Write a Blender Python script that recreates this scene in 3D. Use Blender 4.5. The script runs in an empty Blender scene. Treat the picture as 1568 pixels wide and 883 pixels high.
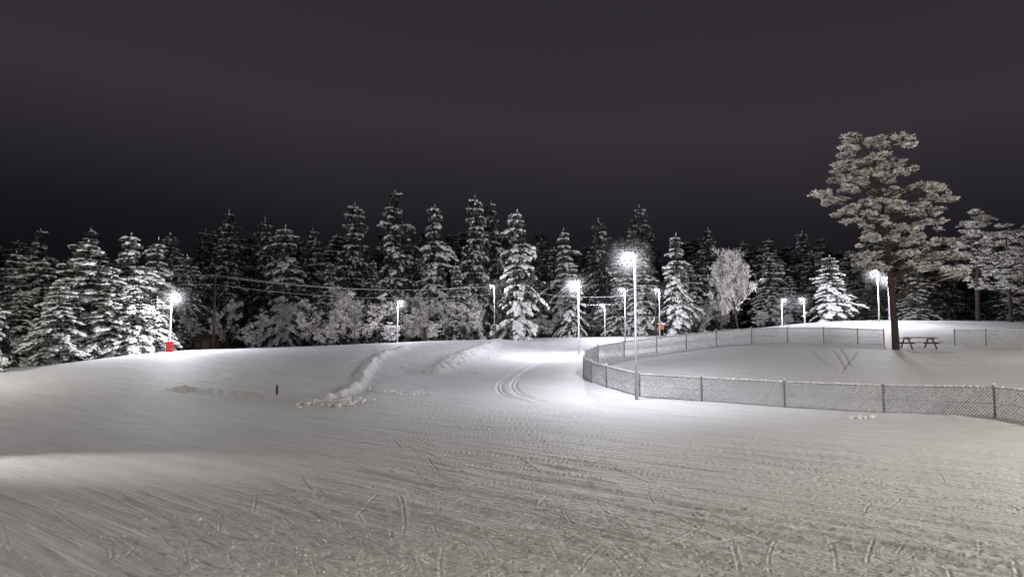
import bpy, math, random
import numpy as np
from mathutils import Vector, Matrix

random.seed(7); rng = np.random.default_rng(7)
scene = bpy.context.scene
scene.view_settings.view_transform = 'Standard'
scene.view_settings.look = 'None'
scene.view_settings.exposure = 0

CAM_H = 3.0; F = 1060.0
PITCH = math.atan(78.5 / F)

# ---- survey helper: bearing + elevation + ground distance -> world position
def site(px, py, d):
    u = (px - 784) / F; v = (441.5 - py) / F
    y = math.cos(PITCH) - v * math.sin(PITCH); z = math.sin(PITCH) + v * math.cos(PITCH)
    s = d / y
    return (u * s, d, CAM_H + z * s)
def lat(px, d):
    return (px - 784) / F * d

# ------------------------------------------------------------------ terrain
ctrl = []
def C(px, py, d): ctrl.append(site(px, py, d))
def Z(x, y, z): ctrl.append((x, y, z))
for x in (-14, -7, 0, 7, 14):
    Z(x, 3, 0); Z(x, 12, 0)
for x in (-24, -12, 0, 12, 20): Z(x, 22, 0.0)
for a in (-60, -30, 0, 30, 60): Z(a, -25, 0)
Z(-45, 10, 0.1); Z(45, 10, .1); Z(-90, 0, 0); Z(90, 0, 0); Z(0, -120, 0); Z(-120, -80, 0); Z(120, -80, 0)
C(-200, 590, 42); C(0, 572, 45); C(100, 559, 50); C(180, 548, 52); C(270, 538, 55); C(380, 535, 58); C(480, 533, 61)
C(600, 528, 66); C(690, 523, 72); C(745, 520, 80); C(880, 517, 88); C(0, 625, 30); C(200, 612, 33)
C(-100, 575, 60); C(100, 556, 70); C(270, 540, 74); C(480, 536, 80); C(620, 531, 88)
C(290, 598, 36); C(400, 604, 34.8); C(490, 613, 32.6); C(350, 568, 45); C(450, 556, 47); C(520, 550, 48)
C(300, 610, 34); C(400, 617, 32.8); C(500, 627, 30)
C(560, 604, 34.5); C(600, 588, 41); C(560, 562, 47); C(640, 574, 48); C(620, 545, 56); C(690, 540, 62)
C(700, 600, 38); C(780, 604, 36.5); C(780, 577, 46); C(820, 556, 55); C(850, 546, 62); C(870, 532, 75); C(745, 560, 54); C(700, 578, 46)
C(900, 600, 37)
FL = [(1700, 652, 21.5), (1516, 642, 25.4), (1348, 634, 29), (1198, 624, 32), (1072, 615, 34.4), (978, 608, 35.8), (928, 593, 38.5), (905, 585, 40.2), (893, 577, 42.2)]
FU = [(893, 577, 42.2), (896, 565, 45.5), (915, 555, 49), (955, 547, 52), (1005, 540, 54), (1050, 535, 54.5), (1096, 529, 54.5), (1150, 526, 54.5), (1205, 525, 54), (1260, 525, 54), (1312, 527, 53.5), (1352, 528, 53)]
FR = [(1460, 529, 53), (1508, 529, 52), (1575, 530, 51), (1650, 531, 50)]
for p in FL[1:]: C(*p)
for p in FU[1:]: C(*p)
for p in FR: C(*p)
C(1100, 563, 42); C(1000, 583, 39.5); C(1000, 563, 44); C(1100, 545, 48); C(1250, 558, 42); C(1250, 540, 47); C(1370, 537, 49); C(1370, 568, 38)
C(1530, 583, 32); C(1530, 555, 41); C(1680, 570, 32)
C(1000, 518, 82); C(1100, 511, 75); C(1200, 500, 70); C(1300, 493, 68); C(1420, 493, 68); C(1560, 499, 66); C(1700, 500, 66)
C(1300, 495, 95); C(1100, 510, 100); C(900, 515, 110); C(700, 520, 110); C(500, 528, 110); C(200, 530, 110); C(1600, 495, 100)
for x in (-160, -60, 40, 160): Z(x, 170, 5)
for x in (-300, 0, 300): Z(x, 420, 8)
ctrl = np.array(ctrl)
def tps_fit(P, z, lam=0.35):
    n = len(P)
    d2 = ((P[:, None] - P[None]) ** 2).sum(-1)
    K = 0.5 * d2 * np.log(d2 + 1e-9) + lam * np.eye(n) * 3
    Q = np.c_[np.ones(n), P]
    A = np.zeros((n + 3, n + 3)); A[:n, :n] = K; A[:n, n:] = Q; A[n:, :n] = Q.T
    return np.linalg.solve(A, np.r_[z, 0, 0, 0])
W = tps_fit(ctrl[:, :2], ctrl[:, 2])
def base_h(x, y):
    x = np.asarray(x, float); y = np.asarray(y, float)
    r = W[-3] + W[-2] * x + W[-1] * y
    for i, (cx, cy, _) in enumerate(ctrl):
        d2 = (x - cx) ** 2 + (y - cy) ** 2
        r = r + W[i] * 0.5 * d2 * np.log(d2 + 1e-9)
    return np.clip(r, -3, 12)
def gh(x, y): return float(base_h(x, y))

TAB = rng.random((256, 256))
def vnoise(x, y):
    xi = np.floor(x).astype(int); yi = np.floor(y).astype(int)
    fx = x - xi; fy = y - yi
    fx = fx * fx * (3 - 2 * fx); fy = fy * fy * (3 - 2 * fy)
    a = TAB[xi & 255, yi & 255]; b = TAB[(xi + 1) & 255, yi & 255]
    c = TAB[xi & 255, (yi + 1) & 255]; d = TAB[(xi + 1) & 255, (yi + 1) & 255]
    return (a * (1 - fx) + b * fx) * (1 - fy) + (c * (1 - fx) + d * fx) * fy - 0.5
def seg_dist(x, y, a, b):
    ax, ay = a; bx, by = b
    dx, dy = bx - ax, by - ay; L = dx * dx + dy * dy + 1e-9
    t = np.clip(((x - ax) * dx + (y - ay) * dy) / L, 0, 1)
    return np.hypot(x - ax - t * dx, y - ay - t * dy)
def poly_dist(x, y, pts):
    r = np.full(x.shape, 1e9)
    for i in range(len(pts) - 1):
        r = np.minimum(r, seg_dist(x, y, pts[i], pts[i + 1]))
    return r
def P2(px, d): return (lat(px, d), d)
def smooth_poly(pts, n=8):
    out = []
    for i in range(len(pts) - 1):
        p0 = np.array(pts[max(i - 1, 0)]); p1 = np.array(pts[i]); p2 = np.array(pts[i + 1]); p3 = np.array(pts[min(i + 2, len(pts) - 1)])
        for k in range(n):
            t = k / n
            out.append(tuple(0.5 * ((2 * p1) + (-p0 + p2) * t + (2 * p0 - 5 * p1 + 4 * p2 - p3) * t * t + (-p0 + 3 * p1 - 3 * p2 + p3) * t ** 3)))
    out.append(tuple(pts[-1])); return out

BERMS = [
    (smooth_poly([P2(275, 36.5), P2(340, 35.8), P2(420, 34), P2(490, 32), P2(525, 31.5)]), .17, .28, .6),
    (smooth_poly([P2(505, 33.2), P2(535, 35.5), P2(550, 40), P2(563, 46), P2(585, 54), P2(620, 62)]), .28, .34, .8),
    (smooth_poly([P2(660, 49), P2(685, 53), P2(705, 59), P2(740, 67), P2(765, 76)]), .36, 1.0, .45),
    (smooth_poly([P2(585, 37), P2(600, 36), P2(640, 37)]), .08, .5, .8),
    (smooth_poly([P2(1700, 21), P2(1516, 24.9), P2(1348, 28.4), P2(1198, 31.4), P2(1072, 33.7), P2(975, 35.1)]), .10, .5, .6),
]
track_c = smooth_poly([P2(825, 33.8), P2(800, 35.5), P2(784, 38.5), P2(782, 42), P2(795, 47), P2(815, 53), P2(845, 62), P2(870, 74)], 10)
def offset_poly(pts, o):
    out = []
    for i, p in enumerate(pts):
        a = np.array(pts[max(i - 1, 0)]); b = np.array(pts[min(i + 1, len(pts) - 1)])
        t = (b - a) / (np.linalg.norm(b - a) + 1e-9)
        out.append((p[0] - t[1] * o, p[1] + t[0] * o))
    return out
TRACKS = [offset_poly(track_c, o) for o in (-.32, -.08, .5, .74)]
for a_, b_ in (((1270, 50), (1292, 40)), ((1284, 50), (1300, 41)), ((1240, 49), (1262, 42)), ((1310, 48), (1285, 39)), ((1440, 46), (1520, 36)), ((1400, 47), (1470, 37)), ((1460, 48), (1600, 40))):
    TRACKS.append([P2(*a_), P2(*b_)])

ang = np.concatenate([np.arange(-180, -44, 4), np.linspace(-43, 43, 1150), np.arange(45, 180, 4)])
ang = np.radians(ang)
r1 = 1 / np.linspace(1 / 6.0, 1 / 36.0, 600)
r = np.concatenate([[0.01, 1.5, 3, 4.5], r1, np.arange(36.3, 80, .3), np.arange(80.5, 130, 1.5), np.geomspace(132, 900, 25)])
NA, NR = len(ang), len(r)
A, R = np.meshgrid(ang, r)
X = np.sin(A) * R; Y = np.cos(A) * R
H = base_h(X, Y)
near = np.clip(1 - (R - 26) / 16, 0, 1); vnear = np.clip(1 - (R - 11) / 9, 0, 1); mnear = np.clip(1 - (R - 15) / 9, 0, 1)
H += vnoise(X / 5, Y / 5) * .05 + vnoise(X / 1.7 + 9, Y / 1.7) * .025 + vnoise(X / .6 + 31, Y / .6) * .010
TH = math.radians(143)
u = X * math.cos(TH) + Y * math.sin(TH)
v = -X * math.sin(TH) + Y * math.cos(TH)
v = v + 0.0025 * u * u + .8 * vnoise(u / 11, v / 11) + .12 * vnoise(u / 1.6, v / 1.1)
patch = np.clip(.7 + 2.2 * vnoise(X / 3.5 + 77, Y / 3.5 + 5), .12, 1.4) * np.clip((X + 9) / 7, .22, 1)
H += vnear * patch * (vnoise(u / 2.6, v / .07) * .022 + vnoise(u / .5 + 3, v / .13 + 40) * .018 + vnoise(X / .11 + 3, Y / .11 + 40) * .014)
H += mnear * patch * vnoise(u / 1.3 + 13, v / .24 + 90) * .030
H += near * patch * (vnoise(u / 4 + 50, v / .19) * .034 + vnoise(u / 6 + 3, v / .5 + 9) * .045)
lines = []
for i in range(3200):
    d = 1 / rng.uniform(1 / 32, 1 / 7.0); a = rng.uniform(-.72, .72)
    cx, cy = d * math.tan(a), d
    k = rng.random()
    if k < .62: th0 = TH + math.radians(rng.normal() * 7)
    elif k < .78: th0 = math.radians(112 + rng.normal() * 12)
    elif k < .95: th0 = math.radians(163 + rng.normal() * 9)
    else: th0 = math.radians(60 + rng.normal() * 12)
    if cx < -4.5 and rng.random() < .75: continue
    L = rng.uniform(.2, .9) * (1.0 if k > .62 else 3.0)
    bend = rng.normal() * .03
    p = []
    for s in np.linspace(-1, 1, 4):
        p.append((cx + math.cos(th0 + bend * s) * L * s, cy + math.sin(th0 + bend * s) * L * s))
    lines.append((p, rng.uniform(.005, .019), rng.uniform(.012, .021) * max(1, d / 15)))
for p, dep, w in lines:
    pa = np.array(p)
    rm = np.hypot(*pa.T); am = np.arctan2(pa[:, 0], pa[:, 1])
    i0, i1 = np.searchsorted(r, [rm.min() - .4, rm.max() + .15]); j0, j1 = np.searchsorted(ang, [am.min() - .02, am.max() + .02])
    if i1 <= i0 or j1 <= j0: continue
    xs = X[i0:i1, j0:j1]; ys = Y[i0:i1, j0:j1]
    D = poly_dist(xs, ys, p)
    H[i0:i1, j0:j1] += -dep * np.exp(-(D / w) ** 2) + dep * .5 * np.exp(-((D - w * 2.2) / w) ** 2)
for pts, hgt, w, ns_ in BERMS:
    pa = np.array(pts); lo = pa.min(0) - 4; hi = pa.max(0) + 4
    m = (X > lo[0]) & (X < hi[0]) & (Y > lo[1]) & (Y < hi[1])
    D = poly_dist(X[m], Y[m], pts)
    nn = 1 + ns_ * (1.2 * vnoise(X[m] / .9, Y[m] / .9) + 1.2 * vnoise(X[m] / .3, Y[m] / .3))
    H[m] += hgt * np.exp(-(D / w) ** 2) * nn
for pts in TRACKS:
    pa = np.array(pts); lo = pa.min(0) - 1; hi = pa.max(0) + 1
    m = (X > lo[0]) & (X < hi[0]) & (Y > lo[1]) & (Y < hi[1])
    D = poly_dist(X[m], Y[m], pts)
    H[m] += -.07 * np.exp(-(D / .075) ** 2) * (1 + .8 * vnoise(X[m] / .4, Y[m] / .4))
m = (R > 34) & (R < 80)
H[m] += .06 * vnoise(X[m] / .45, Y[m] / .8) * np.clip(2.5 * vnoise(X[m] / 6, Y[m] / 6 + 4), 0, 1)

V = np.stack([X, Y, H], -1).reshape(-1, 3)
idx = np.arange(NA * NR).reshape(NR, NA)
a0 = idx[:-1, :-1].ravel(); a1 = idx[:-1, 1:].ravel(); b1 = idx[1:, 1:].ravel(); b0 = idx[1:, :-1].ravel()
q = np.stack([a0, b0, b1, a1], -1)
e = np.stack([idx[:-1, -1], idx[1:, -1], idx[1:, 0], idx[:-1, 0]], -1)
q = np.concatenate([q, e])[:, ::-1]
me = bpy.data.meshes.new("snow_ground")
me.vertices.add(len(V)); me.vertices.foreach_set("co", V.ravel())
me.loops.add(len(q) * 4); me.loops.foreach_set("vertex_index", q.ravel().astype(np.int32))
me.polygons.add(len(q)); me.polygons.foreach_set("loop_start", (np.arange(len(q)) * 4).astype(np.int32))
me.polygons.foreach_set("loop_total", np.full(len(q), 4, np.int32))
me.update(calc_edges=True); me.validate()
me.polygons.foreach_set("use_smooth", np.ones(len(me.polygons), bool))
ground = bpy.data.objects.new("snow_ground", me); scene.collection.objects.link(ground)
if me.polygons[len(me.polygons) // 2].normal.z < 0: me.flip_normals()

# ------------------------------------------------------------------ materials
def mat(name, col, rough=.7, noise=None, bump=0, bscale=20, metal=0, emit=None, estr=0):
    m = bpy.data.materials.new(name); m.use_nodes = True
    nt = m.node_tree; b = nt.nodes["Principled BSDF"]
    b.inputs["Base Color"].default_value = (*col, 1); b.inputs["Roughness"].default_value = rough
    b.inputs["Metallic"].default_value = metal
    b.inputs["Specular IOR Level"].default_value = .25
    tc = nt.nodes.new("ShaderNodeTexCoord")
    if noise:
        n = nt.nodes.new("ShaderNodeTexNoise"); n.inputs["Scale"].default_value = noise[0]; n.inputs["Detail"].default_value = 2
        nt.links.new(tc.outputs["Object"], n.inputs["Vector"])
        cr = nt.nodes.new("ShaderNodeValToRGB")
        cr.color_ramp.elements[0].position = .35; cr.color_ramp.elements[1].position = .65
        cr.color_ramp.elements[0].color = (*[c * noise[1] for c in col], 1)
        cr.color_ramp.elements[1].color = (*[min(1, c * noise[2]) for c in col], 1)
        nt.links.new(n.outputs["Fac"], cr.inputs["Fac"]); nt.links.new(cr.outputs["Color"], b.inputs["Base Color"])
    if bump:
        n2 = nt.nodes.new("ShaderNodeTexNoise"); n2.inputs["Scale"].default_value = bscale; n2.inputs["Detail"].default_value = 3
        nt.links.new(tc.outputs["Object"], n2.inputs["Vector"])
        bp = nt.nodes.new("ShaderNodeBump"); bp.inputs["Strength"].default_value = bump; bp.inputs["Distance"].default_value = .05
        nt.links.new(n2.outputs["Fac"], bp.inputs["Height"]); nt.links.new(bp.outputs["Normal"], b.inputs["Normal"])
    if emit:
        b.inputs["Emission Color"].default_value = (*emit, 1); b.inputs["Emission Strength"].default_value = estr
    return m
M_snow = mat("tree_snow", (.82, .82, .82), .8, (3, .8, 1.05))
M_needle = mat("spruce_needles", (.045, .05, .04), .8, (2, .6, 1.6))
M_dust = mat("snow_dusted_needles", (.28, .285, .27), .8, (2, .5, 1.5))
M_bark = mat("bark", (.07, .055, .045), .9, (6, .5, 1.5), .6, 15)
M_pbark = mat("pine_bark", (.05, .036, .03), .9, (5, .5, 1.4), .6, 15)
M_frost = mat("hoar_frost", (.70, .68, .67), .8, (1.5, .7, 1.12))
M_frostn = mat("frosted_needles", (.42, .41, .38), .8, (1.5, .6, 1.3))
M_pinen = mat("pine_needles", (.10, .10, .08), .8, (1.5, .6, 1.3))
M_metal = mat("galvanised_steel", (.36, .37, .40), .45, (8, .8, 1.1), metal=.5)
M_dark = mat("dark_steel", (.10, .10, .11), .5, (8, .8, 1.2))
M_post = mat("fence_post_steel", (.2, .2, .215), .5, (8, .8, 1.2))
M_wire = mat("frosted_wire", (.54, .54, .58), .6, (9, .6, 1.2))
M_wood = mat("weathered_wood", (.08, .062, .05), .8, (5, .6, 1.4), .4, 25)
M_red = mat("red_vinyl", (.55, .02, .03), .5, (4, .8, 1.1))
M_lens = mat("lamp_lens", (.9, .9, .9), .3, emit=(1, .97, 1), estr=60)
M_orange = mat("orange_board", (.35, .14, .06), .5, (4, .8, 1.1))
# scatter balls added to give lamps a glow: mist close round the lamps, thinning outwards
M_halo = bpy.data.materials.new("mist_halo"); M_halo.use_nodes = True; nt = M_halo.node_tree
nt.nodes.remove(nt.nodes["Principled BSDF"]); vs_ = nt.nodes.new("ShaderNodeVolumeScatter"); vs_.inputs["Anisotropy"].default_value = .2
tc = nt.nodes.new("ShaderNodeTexCoord"); ln_ = nt.nodes.new("ShaderNodeVectorMath"); ln_.operation = 'LENGTH'; nt.links.new(tc.outputs["Object"], ln_.inputs[0])
mr = nt.nodes.new("ShaderNodeMapRange"); mr.interpolation_type = 'SMOOTHSTEP'; mr.inputs["From Min"].default_value = 0; mr.inputs["From Max"].default_value = 1.55; mr.inputs["To Min"].default_value = .017; mr.inputs["To Max"].default_value = 0
nt.links.new(ln_.outputs["Value"], mr.inputs["Value"]); nt.links.new(mr.outputs[0], vs_.inputs["Density"])
nt.links.new(vs_.outputs[0], nt.nodes["Material Output"].inputs["Volume"])

m = bpy.data.materials.new("groomed_snow"); m.use_nodes = True; nt = m.node_tree; b = nt.nodes["Principled BSDF"]
b.inputs["Roughness"].default_value = .65; b.inputs["Specular IOR Level"].default_value = .3
tc = nt.nodes.new("ShaderNodeTexCoord")
mp = nt.nodes.new("ShaderNodeMapping"); mp.inputs["Rotation"].default_value = (0, 0, -TH)
nt.links.new(tc.outputs["Object"], mp.inputs["Vector"])
def N(scale_vec, scale, detail=3, src=None):
    mm = nt.nodes.new("ShaderNodeMapping"); mm.inputs["Scale"].default_value = scale_vec
    nt.links.new((src or mp).outputs[0], mm.inputs["Vector"])
    n = nt.nodes.new("ShaderNodeTexNoise"); n.inputs["Scale"].default_value = scale; n.inputs["Detail"].default_value = detail
    nt.links.new(mm.outputs[0], n.inputs["Vector"]); return n
n1 = N((.2, 6, 1), 1.8, 4); n2 = N((1, 1, 1), 14, 4); n3 = N((1, 1, 1), 60, 2)
def math_(op, a, bb):
    k = nt.nodes.new("ShaderNodeMath"); k.operation = op
    for i, q_ in enumerate((a, bb)):
        if isinstance(q_, (int, float)): k.inputs[i].default_value = q_
        else: nt.links.new(q_, k.inputs[i])
    return k.outputs[0]
hsum = math_('ADD', math_('MULTIPLY', n1.outputs["Fac"], 1.5), math_('ADD', math_('MULTIPLY', n2.outputs["Fac"], .6), math_('MULTIPLY', n3.outputs["Fac"], .22)))
bp = nt.nodes.new("ShaderNodeBump"); bp.inputs["Strength"].default_value = 1.0; bp.inputs["Distance"].default_value = .04
nt.links.new(hsum, bp.inputs["Height"]); nt.links.new(bp.outputs[0], b.inputs["Normal"])
nc = N((.3, 2, 1), 1.0, 5)
cr = nt.nodes.new("ShaderNodeValToRGB"); cr.color_ramp.elements[0].position = .3; cr.color_ramp.elements[1].position = .7
cr.color_ramp.elements[0].color = (.73, .73, .74, 1); cr.color_ramp.elements[1].color = (.86, .86, .88, 1)
nt.links.new(nc.outputs["Fac"], cr.inputs["Fac"]); nt.links.new(cr.outputs[0], b.inputs["Base Color"])
me.materials.append(m)

# ------------------------------------------------------------------ mesh builder
class MB:
    def __init__(s): s.v = []; s.f = []; s.m = []
    def add(s, vs, fs, mi):
        o = len(s.v); s.v.extend([tuple(p) for p in vs])
        s.f.extend([tuple(i + o for i in f) for f in fs]); s.m.extend([mi] * len(fs))
    def tube(s, pts, rad, n, mi, cap=True):
        pts = [Vector(p) for p in pts]; vs = []; fs = []
        for i, p in enumerate(pts):
            t = (pts[min(i + 1, len(pts) - 1)] - pts[max(i - 1, 0)]).normalized()
            a = t.cross(Vector((0, 0, 1)))
            if a.length < .05: a = t.cross(Vector((0, 1, 0)))
            a.normalize(); bb = t.cross(a)
            for k in range(n):
                w = 2 * math.pi * k / n
                vs.append(p + (a * math.cos(w) + bb * math.sin(w)) * rad[i])
        for i in range(len(pts) - 1):
            for k in range(n):
                fs.append((i * n + k, i * n + (k + 1) % n, (i + 1) * n + (k + 1) % n, (i + 1) * n + k))
        if cap:
            fs.append(tuple(range(n))[::-1]); fs.append(tuple((len(pts) - 1) * n + k for k in range(n)))
        s.add(vs, fs, mi)
    def box(s, c, sz, mi, rz=0, rx=0, ry=0):
        M = Matrix.Rotation(rz, 3, 'Z') @ Matrix.Rotation(ry, 3, 'Y') @ Matrix.Rotation(rx, 3, 'X')
        vs = [Vector(c) + M @ Vector((sx * sz[0] / 2, sy * sz[1] / 2, sz_ * sz[2] / 2)) for sx in (-1, 1) for sy in (-1, 1) for sz_ in (-1, 1)]
        s.add(vs, [(0, 1, 3, 2), (4, 6, 7, 5), (0, 4, 5, 1), (2, 3, 7, 6), (0, 2, 6, 4), (1, 5, 7, 3)], mi)
    def lump(s, p, ax, L, w, h, mi):
        ax = Vector(ax).normalized(); sd = ax.cross(Vector((0, 0, 1)))
        if sd.length < .05: sd = Vector((1, 0, 0))
        sd.normalize(); up = sd.cross(ax)
        if up.z < 0: up = -up
        p = Vector(p); q = random.uniform(.35, .65)
        vs = [p, p + ax * L, p + ax * L * q + sd * w - up * h * .1, p + ax * L * q - sd * w - up * h * .1,
              p + ax * L * .3 + up * h * .8, p + ax * L * .72 + up * h, p + ax * L * .5 - up * h * .35]
        s.add(vs, [(0, 2, 4), (2, 5, 4), (2, 1, 5), (0, 4, 3), (4, 5, 3), (5, 1, 3), (0, 6, 2), (6, 1, 2), (0, 3, 6), (3, 1, 6)], mi)
    def mesh(s, name, mats, smooth=True):
        me = bpy.data.meshes.new(name); me.from_pydata(s.v, [], s.f)
        for mm in mats: me.materials.append(mm)
        me.polygons.foreach_set("material_index", s.m)
        me.polygons.foreach_set("use_smooth", [smooth] * len(s.f)); me.update()
        return me
def obj(name, me, parent=None, loc=(0, 0, 0), rz=0, sc=(1, 1, 1)):
    o = bpy.data.objects.new(name, me); scene.collection.objects.link(o)
    o.location = loc; o.rotation_euler = (0, 0, rz); o.scale = sc
    if parent: o.parent = parent
    return o
def empty(name, loc=(0, 0, 0), rz=0):
    o = bpy.data.objects.new(name, None); o.empty_display_size = .3; scene.collection.objects.link(o)
    o.location = loc; o.rotation_euler = (0, 0, rz); return o
def U(a, b_): return random.uniform(a, b_)

# ------------------------------------------------------------------ spruce
def spruce(seed, levels=32, snow=.8, droop=.5, thick=1.0, pads=0, ragged=.2, prof=.7, dust=.3):
    random.seed(seed); B = MB(); Hh = 12.0; Rr = 2.5
    B.tube([(0, 0, -.3), (U(-.05, .05), 0, Hh * .5), (0, 0, Hh * .97)], [.2, .12, .02], 6, 2)
    ph1, ph2, ph3 = U(0, 6.28), U(0, 6.28), U(0, 6.28)
    for li in range(levels):
        t = (.04 + .94 * (li + U(-.35, .35)) / levels); t = min(max(t, .03), .985)
        z0 = Hh * t
        Lp = Rr * min(1, ((1 - t) / .88)) ** prof * (1 if t > .12 else .85) * U(.8, 1.15) + .10
        n = random.randint(6, 8) if t < .7 else random.randint(4, 6)
        if pads: n -= 1
        off = U(0, 6.28)
        for k in range(n):
            az = off + 6.283 * k / n + U(-.3, .3)
            L = Lp * U(.55, 1.15) * (1 + ragged * math.sin(az + ph1 + t * 9) + ragged * .8 * math.sin(2 * az + ph2 - t * 17))
            dr = droop * U(.7, 1.35) * (1.0 - .6 * t)
            ri = Vector((math.cos(az), math.sin(az), 0)); si = Vector((-math.sin(az), math.cos(az), 0))
            def sp(s): return ri * (L * s * (1 - .12 * s * dr)) + Vector((0, 0, z0 + L * (.22 * t + .08) * s - L * dr * s * s))
            ns = max(3, int(L / .34))
            B.tube([sp(0), sp(.5), sp(1)], [.03, .02, .008], 3, 2, False)
            heavy = U(0, 1) < snow
            for j in range(ns):
                s = (j + U(.3, .9)) / ns
                p = sp(s); tan = (sp(min(1, s + .08)) - sp(s - .05)).normalized()
                tl = (.42 * L * (1 - .72 * s) + .12) * U(.7, 1.2)
                for sgn in (-1, 1):
                    d = (tan * U(.5, .9) + si * sgn * U(.6, 1.0) + Vector((0, 0, U(-.45, -.1)))).normalized()
                    for q in range(4):
                        pp = p + d * tl * U(.05, .95); w = U(.10, .22)
                        hd = Vector((U(-.4, .4), U(-.4, .4), -1)) * U(.14, .38)
                        e_ = (d + Vector((U(-.5, .5), U(-.5, .5), 0))) * w
                        B.add([pp - e_ * .7, pp + e_ * 1.1, pp + hd + e_ * .4], [(0, 1, 2)], 3 if U(0, 1) < dust else 1)
                    B.add([p, p + d * tl * .5 + Vector((0, 0, .02)) + tan * .08, p + d * tl * 1.1, p + d * tl * .5 - tan * .10], [(0, 1, 2, 3)], 3 if U(0, 1) < .6 else 1)
                    if heavy and U(0, 1) < .8:
                        B.lump(p + Vector((0, 0, .02)), d, tl * U(.7, 1.0), U(.05, .13) * thick, U(.04, .10) * thick, 0)
                if heavy or U(0, 1) < .2:
                    B.lump(p - tan * .1 + Vector((0, 0, .03)), tan, U(.3, .55), U(.09, .19) * thick, U(.06, .14) * thick, 0)
            if heavy:
                B.lump(sp(.88), (sp(1) - sp(.88)) + Vector((0, 0, -.05)), .26 * min(L, 1.4) + .05, .13 * thick, .10 * thick, 0)
                if pads and L > .6 and U(0, 1) < .8:
                    S = min(L, 2.0) / 2.0
                    for q in range(pads):
                        s = U(.45, .98); p = sp(s) + si * U(-.36, .36) * S + Vector((0, 0, U(-.04, .1)))
                        B.lump(p - (sp(1) - sp(.7)).normalized() * .3 * S, (sp(1) - sp(.7)).normalized() + si * U(-.5, .5) + Vector((0, 0, U(-.25, .1))), U(.45, .9) * S, U(.16, .30) * S, U(.12, .24) * S, 0)
    B.lump((0, 0, Hh * .95), (0.05, 0, 1), .6, .07, .07, 0)
    return B.mesh("spruce_mesh_%d" % seed, [M_snow, M_needle, M_bark, M_dust])
SP_H = [spruce(s, 18, .85, .70, 1.3, 15, .24, .60, .35) for s in (11, 12, 13, 14)]
SP_M = [spruce(s, 25, .62, .52, 1.3, 4, .30, .66) for s in (21, 22, 23, 24)]
SP_L = [spruce(s, 25, .32, .54, 1.0, 0, .30, .70, .32) for s in (31, 32, 33)]

# ------------------------------------------------------------------ frosted birch
def birch(seed, Hh=5.0, spread=.5, stems=1, fine=1.0, tw=1.0):
    random.seed(seed); B = MB()
    def br(p, d, L, r0, depth):
        pts = [p]; rad = [r0]; dd = d.copy()
        for i in range(3):
            dd = (dd + Vector((U(-.16, .16), U(-.16, .16), U(-.04, .12)))).normalized()
            pts.append(pts[-1] + dd * L / 3); rad.append(r0 * (1 - .25 * (i + 1)))
        B.tube(pts, rad, 4 if depth < 2 else 3, 1 if depth < 2 else 0, False)
        if depth >= 3:
            for k in range(int(5 * tw)):
                q = pts[1].lerp(pts[3], U(0, 1)); t = (dd + Vector((U(-.9, .9), U(-.9, .9), U(-.7, .5)))).normalized()
                l = U(.14, .36); sd = t.cross(Vector((U(-1, 1), U(-1, 1), U(-1, 1)))).normalized() * U(.009, .022)
                B.add([q - sd, q + sd, q + t * l * .6 + sd * 1.3, q + t * l, q + t * l * .6 - sd * 1.3], [(0, 1, 2, 3, 4)], 0)
            return
        nb = {0: int(12 * fine), 1: 5, 2: 5}[depth]
        for k in range(nb):
            f = U(.2, 1) if depth else U(.14, 1.0)
            i = min(2, int(f * 3)); q = pts[i].lerp(pts[i + 1], f * 3 - i)
            az = U(0, 6.28)
            out = Vector((math.cos(az), math.sin(az), 0))
            nd = (dd * (.8 if depth else .6) + out * (spread * 1.5 if depth == 0 else .75) + Vector((0, 0, .12 if depth < 2 else -.15))).normalized()
            br(q, nd, L * (.5 if depth else .40) * (1.15 - .55 * f) * U(.6, 1.35), r0 * .42, depth + 1)
    for s in range(stems):
        az = U(0, 6.28); d = Vector((math.cos(az) * .26 * (stems > 1), math.sin(az) * .26 * (stems > 1), 1)).normalized()
        br(Vector((U(-.2, .2) * (stems > 1), U(-.2, .2) * (stems > 1), -.1)), d, Hh * .9 * U(.65, 1), .07 * Hh / 5, 0)
    return B.mesh("birch_mesh_%d" % seed, [M_frost, M_bark], False)
BI = [birch(41, 5, .42, 1, .8), birch(42, 5, .5, 2, .7), birch(43, 5, .34, 1, 1.1), birch(44, 5, .45, 3, .6)]
BIG = birch(45, 5, .34, 1, 3.4, 1.5)

# ------------------------------------------------------------------ pines
def tufts(B, c, rx, ry, rz, n, s=1.0):
    for i in range(n):
        while True:
            a = Vector((U(-1, 1), U(-1, 1), U(-1, 1)))
            if a.length < 1: break
        a = a * (0.65 + .35 * a.length)
        p = Vector((c[0] + a.x * rx, c[1] + a.y * ry, c[2] + a.z * rz - .25 * (a.x ** 2 + a.y ** 2) * rz))
        top = a.z > -.3
        mi = 0 if (top and U(0, 1) < .8) else (1 if U(0, 1) < .6 else 3)
        for k in range(7):
            t = Vector((U(-1, 1), U(-1, 1), U(-.35, .75))).normalized(); l = U(.12, .25) * s
            sd = t.cross(Vector((U(-1, 1), U(-1, 1), U(-1, 1)))).normalized() * U(.02, .05) * s
            B.add([p - sd * .5, p + t * l * .6 - sd, p + t * l, p + t * l * .6 + sd, p + sd * .5], [(0, 1, 2, 3, 4)], mi)
        if top and U(0, 1) < .45:
            B.lump(p + Vector((0, 0, .05)), (U(-1, 1), U(-1, 1), U(-.1, .1)), U(.18, .36) * s, U(.06, .11) * s, U(.03, .08) * s, 2)
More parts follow.
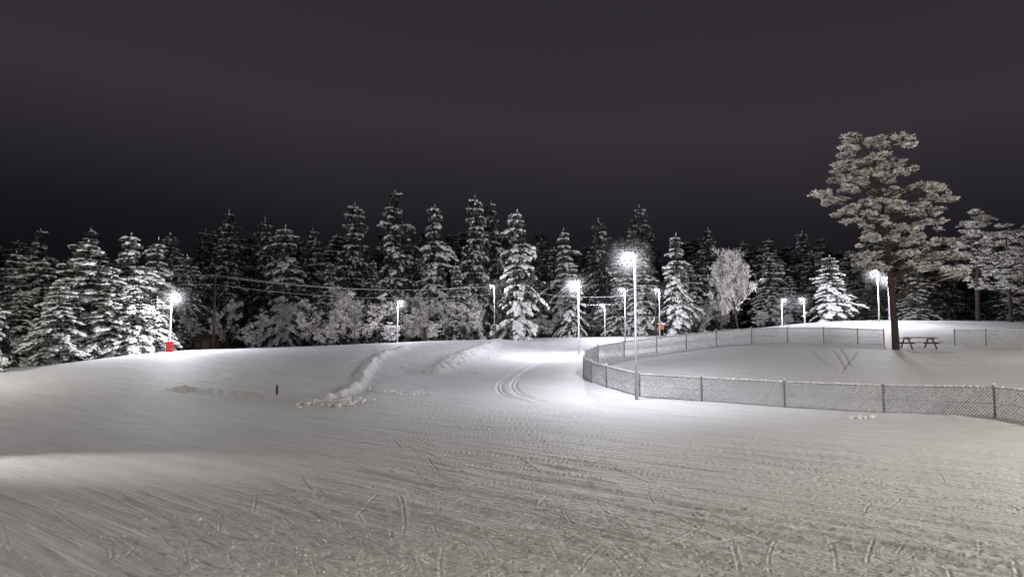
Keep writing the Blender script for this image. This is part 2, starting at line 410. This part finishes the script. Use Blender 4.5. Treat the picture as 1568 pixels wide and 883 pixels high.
def pine(seed, trunk, clumps, tr, dens=1.0, sc=1.0):
    random.seed(seed); B = MB()
    B.tube(trunk, tr, 10, 4)
    tk = [Vector(p) for p in trunk]
    def on_trunk(z):
        for i in range(len(tk) - 1):
            if tk[i + 1].z >= z:
                f = (z - tk[i].z) / (tk[i + 1].z - tk[i].z + 1e-6); return tk[i].lerp(tk[i + 1], max(0, f)), tr[i] * (1 - f) + tr[i + 1] * f
        return tk[-1], tr[-1]
    for (x, y, z, rx, rz) in clumps:
        c = Vector((x, y, z)); dist = math.hypot(x, y)
        q, rr = on_trunk(max(z - .35 * dist - .2, tk[0].z + 1))
        mid = q.lerp(c, .5) + Vector((U(-.2, .2), U(-.2, .2), U(.05, .45) * (dist > 1)))
        r0 = min(rr * .6, .03 + .02 * dist)
        B.tube([q, mid, c + Vector((0, 0, -.1))], [r0, r0 * .6, .02], 5, 4, False)
        for k in range(5):
            e_ = c + Vector((U(-.8, .8) * rx, U(-.8, .8) * rx, U(-.4, .5) * rz))
            B.tube([mid.lerp(c, U(.1, .8)), e_], [.025, .008], 3, 0, False)
        ns = max(4, int(rx * 6.0))
        for k in range(ns):
            a = U(0, 6.28); rr_ = rx * math.sqrt(U(0, 1)) * 1.05
            cc = (x + math.cos(a) * rr_, y + math.sin(a) * rr_, z + U(-.8, .8) * rz - .28 * rr_)
            tufts(B, cc, U(.24, .44) * sc, U(.24, .44) * sc, U(.11, .22) * sc, int(15 * dens), sc)
    return B.mesh("pine_mesh_%d" % seed, [M_frost, M_frostn, M_snow, M_pinen, M_pbark], False)
k50 = 50 / F
BX, BY = 1370, 535
def pc(px, py, rpx, zpx, y): return ((px - BX) * k50, y, (BY - py) * k50, rpx * k50, zpx * k50)
cl = []
random.seed(5)
for (px, py, rpx, zpx) in [(1322, 198, 14, 6), (1372, 206, 20, 6), (1345, 215, 20, 7), (1310, 222, 16, 6), (1385, 222, 10, 6), (1335, 236, 28, 8), (1370, 240, 22, 7), (1300, 248, 22, 7),
        (1340, 258, 28, 8), (1285, 268, 20, 7), (1375, 264, 24, 8), (1320, 280, 30, 8), (1262, 292, 20, 5), (1290, 298, 24, 7), (1370, 288, 30, 8), (1415, 285, 26, 9), (1445, 282, 14, 8),
        (1440, 300, 24, 9), (1340, 308, 30, 8), (1300, 318, 20, 7), (1385, 312, 30, 9), (1420, 318, 26, 8), (1350, 334, 26, 8), (1320, 330, 14, 6), (1395, 340, 28, 9), (1430, 338, 18, 8),
        (1340, 362, 18, 6), (1375, 362, 24, 8), (1415, 362, 26, 9), (1445, 368, 20, 8), (1345, 385, 20, 7), (1330, 402, 16, 6), (1385, 388, 22, 8), (1425, 388, 26, 9), (1460, 392, 22, 8), (1440, 408, 24, 6), (1472, 418, 12, 6), (1400, 405, 16, 6), (1350, 408, 18, 5)]:
    sp_ = max(.5, (60 - abs(px - 1362) * .35) * k50 * .6)
    for rep in range(2):
        cl.append(pc(px + U(-4, 4), py + U(-3, 3), rpx * (.9 if rep else .72), zpx * .85, U(-sp_, sp_)))
trunk = [(0, 0, -.5), (-.05, 0, 2), (-.2, .0, 5), (-.35, 0, 8), (-.6, 0, 11), (-1.0, 0, 13.5), (-1.3, 0, 15.6)]
PB = pine(51, trunk, cl, [.27, .23, .20, .17, .13, .09, .03], 1.2)
bx = lat(BX, 50)
obj("pine_tree", PB, loc=(bx, 50, gh(bx, 50)))
def rand_pine(seed):
    random.seed(seed); c = []
    for i in range(34):
        z = U(4.0, 12.4); rr = 2.4 * (1 - ((z - 6.5) / 6.6) ** 2 * .8); a = U(0, 6.28); q = U(.2, .95) * max(rr, .4)
        c.append((math.cos(a) * q, math.sin(a) * q, z - .1 * q, U(.6, 1.0), .32))
    c.append((0, 0, 12.8, .5, .3))
    return pine(seed, [(0, 0, -.5), (.1, 0, 4), (0, .1, 8), (0, 0, 12.6)], c, [.2, .17, .12, .03], .8, 1.15)
PS = [rand_pine(61), rand_pine(62)]

# ------------------------------------------------------------------ placing trees
def place(name, meshdata, px, ty, d, wpx, baseH, baseW, parent=None):
    x = lat(px, d); z0 = gh(x, d) - .1
    top = site(px, ty, d)[2]
    h = max(top - z0, 1)
    s = wpx / F * d / baseW
    o = obj(name, meshdata, parent, (x, d, z0), U(0, 6.28), (s, s, h / baseH))
    o.rotation_euler[0] = U(-.03, .03); o.rotation_euler[1] = U(-.03, .03)
    return o
random.seed(99)
SPR = [
    (-25, 425, 47, 90, 'H'), (62, 392, 64, 120, 'H'), (128, 362, 58, 160, 'H'), (30, 440, 60, 95, 'H'), (92, 425, 55, 110, 'H'), (198, 352, 63, 115, 'H'), (165, 420, 57, 100, 'H'), (233, 358, 70, 90, 'H'), (240, 452, 59, 74, 'H'), (208, 435, 57.5, 88, 'H'),
    (-70, 380, 55, 120, 'H'), (20, 380, 75, 90, 'M'), (60, 345, 85, 80, 'M'), (130, 345, 80, 90, 'M'), (280, 400, 85, 60, 'M'),
    (345, 315, 108, 90, 'L'), (397, 327, 110, 76, 'L'), (440, 340, 100, 100, 'H'), (475, 345, 112, 80, 'L'), (535, 303, 106, 95, 'M'), (603, 285, 102, 105, 'M'), (665, 306, 98, 85, 'H'), (640, 360, 106, 70, 'L'),
    (728, 293, 100, 80, 'M'), (757, 303, 106, 76, 'M'), (797, 316, 84, 88, 'H'), (868, 345, 100, 66, 'H'), (845, 375, 106, 60, 'L'), (922, 330, 106, 76, 'L'), (975, 310, 112, 86, 'L'), (950, 376, 97, 70, 'M'), (985, 385, 95, 70, 'H'),
    (1037, 354, 88, 70, 'H'), (1085, 345, 118, 80, 'L'), (1180, 382, 100, 66, 'M'), (1235, 350, 118, 80, 'L'), (1275, 388, 84, 84, 'H'), (1325, 368, 108, 80, 'L'), (1400, 400, 90, 76, 'M'), (1445, 395, 100, 70, 'L'), (1560, 400, 95, 80, 'M'),
    (500, 400, 96, 60, 'M'), (570, 395, 98, 60, 'L'), (700, 400, 96, 60, 'M'), (1210, 420, 98, 50, 'M'), (875, 400, 94, 50, 'H'), (1060, 400, 96, 50, 'M'),
]
for i, (px, ty, d, w, k) in enumerate(SPR):
    ml = {'H': SP_H, 'M': SP_M, 'L': SP_L}[k]
    place("spruce_tree", ml[i % len(ml)], px, ty, d, w, 12.1, 5.4)
for i, (px, ty, d, w) in enumerate([(1497, 320, 76, 85), (1548, 343, 73, 80), (1600, 330, 80, 90)]):
    place("pine_tree", PS[i % 2], px, ty, d, w, 13, 5)
for i, (px, ty, d, w) in enumerate([(300, 475, 84, 44), (345, 452, 84, 46), (400, 470, 82, 46), (428, 448, 86, 46), (458, 480, 78, 40), (478, 452, 84, 46), (512, 462, 80, 46), (545, 438, 84, 54), (578, 452, 80, 54), (528, 430, 92, 50),
        (625, 472, 84, 46), (650, 455, 86, 46), (683, 448, 88, 54), (715, 460, 84, 46), (732, 450, 88, 42), (598, 490, 78, 36), (560, 488, 77, 36), (500, 492, 76, 36), (665, 490, 80, 40),
        (840, 480, 96, 50), (870, 470, 100, 50), (905, 478, 100, 50), (940, 480, 100, 46), (1065, 455, 94, 54), (985, 475, 100, 46), (1095, 450, 98, 46), (1165, 470, 92, 46), (1210, 480, 90, 40), (1300, 440, 90, 50), (380, 490, 78, 38), (640, 440, 94, 50)]):
    place("birch_tree", BI[i % 4], px, ty, d, w, 4.8, 3.2)
place("birch_tree", BIG, 1130, 345, 80, 66, 5.0, 2.7)
place("birch_tree", BI[2], 1105, 390, 84, 50, 5.0, 3.2)

forest = empty("spruce_forest", (0, 0, 0))
random.seed(123)
for i in range(230):
    px = U(-420, 1990); d = U(108, 160) if px > 290 else U(84, 135)
    lim = 345 if 250 < px < 1000 else 360
    place("spruce", (SP_L + SP_L + SP_M)[i % 10], px, U(lim, lim + 60), d, U(70, 120) * 115 / d, 12.1, 5.4, forest)
for i in range(60):
    px = U(-200, 1800); d = U(100, 112) if px > 290 else U(80, 90)
    place("spruce", SP_L[i % 3], px, U(410, 470), d, U(50, 75), 12.1, 5.4, forest)

# ------------------------------------------------------------------ street lamps
def ball(r_, nu=20, nv=12):
    B = MB(); vs = [(0, 0, r_)]; fs = []
    for j in range(1, nv):
        for k in range(nu):
            a = math.pi * j / nv; w = 2 * math.pi * k / nu; vs.append((r_ * math.sin(a) * math.cos(w), r_ * math.sin(a) * math.sin(w), r_ * math.cos(a)))
    vs.append((0, 0, -r_)); e_ = len(vs) - 1
    for k in range(nu):
        fs.append((0, 1 + k, 1 + (k + 1) % nu)); fs.append((e_, 1 + (nv - 2) * nu + (k + 1) % nu, 1 + (nv - 2) * nu + k))
        for j in range(nv - 2): fs.append((1 + j * nu + k, 1 + (j + 1) * nu + k, 1 + (j + 1) * nu + (k + 1) % nu, 1 + j * nu + (k + 1) % nu))
    B.add(vs, fs, 0); return B.mesh("mist_halo", [M_halo])
HALO = ball(1.6)
def lamp_meshes(h, arm_dir=-1):
    B = MB()
    B.tube([(0, 0, -.3), (0, 0, .9), (0, 0, .92), (0, 0, h - .1)], [.085, .085, .065, .04], 10, 0)
    B.tube([(0, 0, h - .12), (arm_dir * .05, -.03, h), (arm_dir * .12, -.08, h + .04)], [.035, .035, .03], 8, 0)
    pole = B.mesh("lamp_pole", [M_metal])
    Hd = MB(); vs = []
    for (s, w, t) in [(-.05, .07, .06), (.12, .15, .10), (.42, .17, .08), (.52, .12, .05)]:
        for (a, z_) in [(-w, 0), (-w * .6, t), (w * .6, t), (w, 0)]: vs.append((arm_dir * (.06 + s), a - .08, h + z_ + s * .05))
    fs = [(i * 4 + k, i * 4 + (k + 1) % 4, (i + 1) * 4 + (k + 1) % 4, (i + 1) * 4 + k) for i in range(3) for k in range(4)] + [(3, 2, 1, 0), (12, 13, 14, 15)]
    Hd.add(vs, fs, 0)
    head = Hd.mesh("lamp_head", [M_dark])
    Ln = MB(); nseg = 12; vs = []; fs = []
    for j in range(4):
        f = j / 4 * math.pi / 2
        for k in range(nseg):
            w = 2 * math.pi * k / nseg
            vs.append((arm_dir * .32 + math.cos(w) * .22 * math.cos(f), -.08 + math.sin(w) * .15 * math.cos(f), h - .002 - .15 * math.sin(f)))
    vs.append((arm_dir * .32, -.08, h - .152))
    for j in range(3):
        for k in range(nseg): fs.append((j * nseg + k, j * nseg + (k + 1) % nseg, (j + 1) * nseg + (k + 1) % nseg, (j + 1) * nseg + k))
    for k in range(nseg): fs.append((3 * nseg + k, 3 * nseg + (k + 1) % nseg, 4 * nseg))
    Ln.add(vs, fs, 0)
    return pole, head, Ln.mesh("lamp_lens", [M_lens])
def street_lamp(px, ty, d, power, col=(.93, .915, 1), arm=-1, x=None, h=None, rad=.15, mist_halo=True, spot=None):
    x = lat(px, d) if x is None else x
    z0 = gh(x, d)
    if h is None: h = site(px, ty, d)[2] - z0
    p, hd, ln = lamp_meshes(h, arm)
    E = empty("street_lamp", (x, d, z0))
    obj("pole", p, E); obj("head", hd, E); obj("lens", ln, E)
    L = bpy.data.lights.new("bulb", 'SPOT' if spot else 'POINT'); L.energy = power; L.color = col; L.shadow_soft_size = rad
    o = bpy.data.objects.new("bulb", L); scene.collection.objects.link(o); o.parent = E; o.location = (arm * .32, -.08, h - .32)
    if spot:
        L.spot_size = math.radians(spot[0]); L.spot_blend = spot[1]
        t = Vector(spot[2]) - Vector((x + arm * .32, d - .08, z0 + h - .32)); o.rotation_euler = t.to_track_quat('-Z', 'Y').to_euler()
    if mist_halo: obj("mist_halo", HALO, E, (arm * .32, -.08, h - .3))  # added halo ball, makes the lamp head glow
    return E
street_lamp(973, 388, 34.9, 2400)
street_lamp(886, 432, 61, 4800)
street_lamp(262, 450, 56, 3000, arm=1)
street_lamp(609, 461, 74, 1400, arm=1)
street_lamp(757, 437, 82, 600)
street_lamp(926, 466, 86, 1000)
street_lamp(957, 442, 78, 1500)
street_lamp(1010, 443, 80, 800)
street_lamp(1197, 458, 80, 1000, arm=1)
street_lamp(1232, 457, 78, 1000)
street_lamp(1346, 414, 66, 3000)
street_lamp(1362, 425, 76, 2500)
WARM = (1, .93, .77)
street_lamp(0, 0, 33, 8000, (1, .96, .88), 1, x=-38, h=8, mist_halo=False)
street_lamp(0, 0, 9, 15000, WARM, -1, x=26, h=8, mist_halo=False)
street_lamp(0, 0, -18, 12000, WARM, 1, x=4, h=12, mist_halo=False)
street_lamp(0, 0, 36, 2600, WARM, -1, x=38, h=8, mist_halo=False)
street_lamp(0, 0, 18, 3600, (1, .96, .88), 1, x=-20.5, h=5, mist_halo=False, spot=(26, 1.0, (-10.8, 16.6, 0)))

# ------------------------------------------------------------------ fence
def fence(segs):
    E = empty("chain_link_fence", (0, 0, 0))
    Pm = MB(); Wm = MB(); Rm = MB(); S = MB()
    HF = 1.15
    for pts in segs:
        g = []
        for (px, py, d) in pts:
            x = lat(px, d); g.append(Vector((x, d, gh(x, d))))
        for p in g:
            Pm.tube([p + Vector((0, 0, -.4)), p + Vector((0, 0, HF + .08)), p + Vector((0, 0, HF + .12))], [.045, .045, .02], 8, 0)
            S.lump(p + Vector((-.06, 0, HF + .11)), (1, 0, 0), .12, .05, .07, 0)
        for a, c in zip(g[:-1], g[1:]):
            dv = c - a; L = math.hypot(dv.x, dv.y)
            def P(u_, v_): return a + dv * (u_ / L) + Vector((0, 0, v_))
            Rm.tube([P(0, HF), P(L / 2, HF - .015), P(L, HF)], [.024] * 3, 6, 0)
            Rm.tube([P(0, .06), P(L, .06)], [.012] * 2, 4, 0)
            Rm.tube([P(0, HF * .5), P(L, HF * .5)], [.009] * 2, 4, 0)
            n = int(L / .22)
            for i in range(n):
                if U(0, 1) < .97: S.lump(P(L * i / n, HF + .02), dv, L / n * 1.25, .045, U(.04, .08), 0)
            s = .13; kk = int(-HF / s)
            while kk * s < L:
                u0 = kk * s
                lo = max(0, -u0); hi = min(HF, L - u0)
                if hi > lo + .02:
                    t_ = U(.014, .021)
                    Wm.tube([P(u0 + lo, lo), P(u0 + hi, hi)], [t_] * 2, 3, 0, False)
                    Wm.tube([P(L - u0 - lo, lo), P(L - u0 - hi, hi)], [t_] * 2, 3, 0, False)
                kk += 1
    obj("posts", Pm.mesh("fence_posts", [M_post]), E); obj("wire_mesh", Wm.mesh("fence_mesh", [M_wire]), E)
    obj("rails", Rm.mesh("fence_rails", [M_metal]), E); obj("snow_caps", S.mesh("fence_snow", [M_snow]), E)
random.seed(3)
fence([FL + FU[1:], FR])

# ------------------------------------------------------------------ picnic table
tx = lat(1408, 50.5); E = empty("picnic_table", (tx, 50.8, gh(tx, 50.8)), .12)
def part(name, boxes, mt, bev=.01):
    B = MB()
    for bx_ in boxes: B.box(*bx_[:2], 0, **(bx_[2] if len(bx_) > 2 else {}))
    o = obj(name, B.mesh(name, [mt], False), E); md = o.modifiers.new("b", 'BEVEL'); md.width = bev; md.segments = 2; return o
part("table_top", [((0, -.3 + .15 * i, .78), (2.7, .14, .045)) for i in range(5)], M_wood)
part("bench_front", [((0, -.78 + .15 * i, .45), (2.7, .14, .045)) for i in range(2)], M_wood)
part("bench_back", [((0, .63 + .15 * i, .45), (2.7, .14, .045)) for i in range(2)], M_wood)
lg = []
for sx in (-.95, .95):
    lg += [((sx, -.42, .37), (.07, .09, .92), dict(rx=-.5)), ((sx, .42, .37), (.07, .09, .92), dict(rx=.5)), ((sx + .07, 0, .40), (.05, 1.6, .09)), ((sx + .07, 0, .725), (.05, .72, .07))]
part("legs", lg, M_wood)
B = MB(); random.seed(8)
for i in range(40): B.lump((U(-1.3, 1.05), U(-.28, .28), .80), (1, U(-.2, .2), 0), U(.3, .6), U(.08, .14), U(.05, .09), 0)
obj("table_snow", B.mesh("table_snow", [M_snow]), E)

# ------------------------------------------------------------------ utility poles + lines
def upole(px, ty, d):
    x = lat(px, d); z0 = gh(x, d); h = site(px, ty, d)[2] - z0
    E = empty("utility_pole", (x, d, z0)); B = MB()
    B.tube([(0, 0, -.4), (0, 0, h)], [.15, .11], 10, 0); obj("pole", B.mesh("upole", [M_wood]), E)
    B = MB(); B.box((0, 0, h - .3), (1.2, .1, .1), 0)
    for q in (-.5, 0, .5): B.tube([(q, 0, h - .24), (q, 0, h - .05)], [.035, .025], 6, 0)
    obj("crossarm", B.mesh("crossarm", [M_wood], False), E)
    return Vector((x, d, z0 + h))
p1 = upole(328, 420, 76); p2 = upole(762, 436, 87); p3 = upole(1004, 446, 88); p0 = Vector((-95, 60, 12))
B = MB()
for a, c in ((p0, p1), (p1, p2), (p2, p3)):
    for o_, dz in ((-.5, -.1), (.5, -.1), (0, -1.1)):
        pts = []
        for i in range(17):
            t = i / 16; pts.append(a.lerp(c, t) + Vector((o_, 0, dz - 4 * t * (1 - t) * 1.0)))
        B.tube(pts, [.018] * 17, 4, 0)
obj("power_lines", B.mesh("power_lines", [M_wire]))

x = lat(262, 55.4); E = empty("crash_pad", (x, 55.4, gh(x, 55.4)))
B = MB(); B.tube([(0, 0, 0), (0, 0, .05), (0, 0, .75), (0, 0, .82)], [.26, .30, .28, .22], 16, 0); obj("pad", B.mesh("pad", [M_red]), E)
B = MB()
for z_ in (.25, .55): B.tube([(0, 0, z_), (0, 0, z_ + .05)], [.305, .305], 16, 0)
obj("straps", B.mesh("straps", [M_dark]), E)
B = MB()
for i in range(8): B.lump((U(-.2, .05), U(-.15, .15), .82), (1, U(-.5, .5), 0), .25, .1, .08, 0)
obj("snow_cap", B.mesh("pad_snow", [M_snow]), E)
d = 34.6; x = lat(427, d); E = empty("marker_post", (x, d, gh(x, d)))
B = MB(); B.tube([(0, 0, -.2), (0, 0, .5), (0, 0, .54)], [.06, .055, .03], 8, 0); obj("post", B.mesh("mp", [M_wood]), E)
B = MB(); B.tube([(0, 0, .5), (.01, 0, .82)], [.012, .009], 5, 0); obj("rod", B.mesh("rod", [M_wire]), E)
B = MB(); B.lump((-.06, 0, .53), (1, 0, 0), .12, .06, .06, 0); obj("snow_cap", B.mesh("mps", [M_snow]), E)
d = 84; x = lat(1012, d); E = empty("information_board", (x, d, gh(x, d)))
part("board", [((0, 0, 1.2), (.7, .06, .6))], M_orange); part("legs", [((-.3, .06, .6), (.07, .07, 1.7)), ((.3, .06, .6), (.07, .07, 1.7))], M_wood); part("roof", [((0, 0, 1.62), (.9, .35, .07), dict(rx=.2))], M_snow)
d = 81.5; x = lat(757, d); E = empty("electrical_cabinet", (x, d, gh(x, d)))
part("cabinet", [((0, 0, 1.3), (.5, .3, .8))], M_dark); part("stand", [((-.2, 0, .45), (.06, .06, 1)), ((.2, 0, .45), (.06, .06, 1))], M_dark); part("lid", [((0, 0, 1.74), (.58, .38, .06))], M_snow)
d = 82; x = lat(318, d); E = empty("wooden_shed", (x, d, gh(x, d) - .3))
M_redw = mat("red_boards", (.09, .03, .028), .8, (6, .7, 1.2))
part("walls", [((0, 0, 1.0), (2.0, 2.0, 2.0))], M_redw); part("roof", [((0, -.55, 2.2), (2.4, 1.35, .12), dict(rx=.4)), ((0, .58, 2.2), (2.4, 1.35, .12), dict(rx=-.4))], M_wood)
part("door", [((.3, -1.02, .9), (.8, .05, 1.7))], M_dark); part("window", [((-.6, -1.02, 1.2), (.5, .05, .5))], M_dark)

# ------------------------------------------------------------------ snow clods
random.seed(17); B = MB()
def clod(x, y, s):
    z = gh(x, y); vs = []
    ph = (1 + 5 ** .5) / 2
    for (a, b_, c) in [(-1, ph, 0), (1, ph, 0), (-1, -ph, 0), (1, -ph, 0), (0, -1, ph), (0, 1, ph), (0, -1, -ph), (0, 1, -ph), (ph, 0, -1), (ph, 0, 1), (-ph, 0, -1), (-ph, 0, 1)]:
        q = .5 * s * U(.7, 1.2); vs.append((x + a * q, y + b_ * q, z + s * .3 + c * q * .7))
    B.add(vs, [(0, 11, 5), (0, 5, 1), (0, 1, 7), (0, 7, 10), (0, 10, 11), (1, 5, 9), (5, 11, 4), (11, 10, 2), (10, 7, 6), (7, 1, 8), (3, 9, 4), (3, 4, 2), (3, 2, 6), (3, 6, 8), (3, 8, 9), (4, 9, 5), (2, 4, 11), (6, 2, 10), (8, 6, 7), (9, 8, 1)], 0)
for pts, hgt, w, _ in BERMS[:4]:
    for i in range(110):
        k = random.randrange(len(pts) - 1); f = U(0, 1)
        x = pts[k][0] * (1 - f) + pts[k + 1][0] * f + random.gauss(0, w * .9); y = pts[k][1] * (1 - f) + pts[k + 1][1] * f + random.gauss(0, w * .9)
        clod(x, y, U(.03, .10))
for i in range(110):
    x, y = P2(515 + random.gauss(0, 24), 32.4 + random.gauss(0, .8)); clod(x, y, U(.04, .15))
for i in range(60):
    x, y = P2(1315 + random.gauss(0, 8), 28.4 + random.gauss(0, .2)); clod(x, y, U(.05, .16))
for i in range(260):
    dd = 1 / U(1 / 30, 1 / 8); x = dd * U(-.7, .7); clod(x, dd, U(.008, .035))
obj("snow_clods", B.mesh("snow_clods", [M_snow]))

# ------------------------------------------------------------------ sky
w = bpy.data.worlds.new("World"); scene.world = w; w.use_nodes = True; nt = w.node_tree
bg = nt.nodes["Background"]; tc = nt.nodes.new("ShaderNodeTexCoord"); sx = nt.nodes.new("ShaderNodeSeparateXYZ")
nt.links.new(tc.outputs["Generated"], sx.inputs[0])
n = nt.nodes.new("ShaderNodeTexNoise"); n.inputs["Scale"].default_value = 1.6; n.inputs["Detail"].default_value = 3; nt.links.new(tc.outputs["Generated"], n.inputs["Vector"])
def wm(op, a, bb, c=None):
    k = nt.nodes.new("ShaderNodeMath"); k.operation = op
    for i, q_ in enumerate((a, bb, c)):
        if q_ is None: continue
        if isinstance(q_, (int, float)): k.inputs[i].default_value = q_
        else: nt.links.new(q_, k.inputs[i])
    return k.outputs[0]
hh = wm('MULTIPLY_ADD', n.outputs["Fac"], .12, sx.outputs["Z"])
hh = wm('MULTIPLY_ADD', sx.outputs["X"], .05, hh)
cr = nt.nodes.new("ShaderNodeValToRGB"); el = cr.color_ramp.elements
el[0].position = .12; el[0].color = (.0055, .0047, .0066, 1)
el[1].position = .20; el[1].color = (.0105, .0088, .0125, 1)
for p, c in ((.27, (.021, .0178, .0240, 1)), (.36, (.035, .030, .0375, 1)), (.55, (.028, .0245, .0292, 1)), (1, (.024, .022, .026, 1))):
    e_ = el.new(p); e_.color = c
nt.links.new(hh, cr.inputs["Fac"]); nt.links.new(cr.outputs[0], bg.inputs["Color"]); bg.inputs["Strength"].default_value = 1.0

# ------------------------------------------------------------------ camera
cam = bpy.data.cameras.new("camera"); co = bpy.data.objects.new("camera", cam); scene.collection.objects.link(co)
cam.sensor_width = 36; cam.lens = 36 * F / 1568; cam.clip_end = 3000; cam.clip_start = .1
co.location = (0, 0, CAM_H); co.rotation_euler = (math.pi / 2 + PITCH, 0, 0)
scene.camera = co
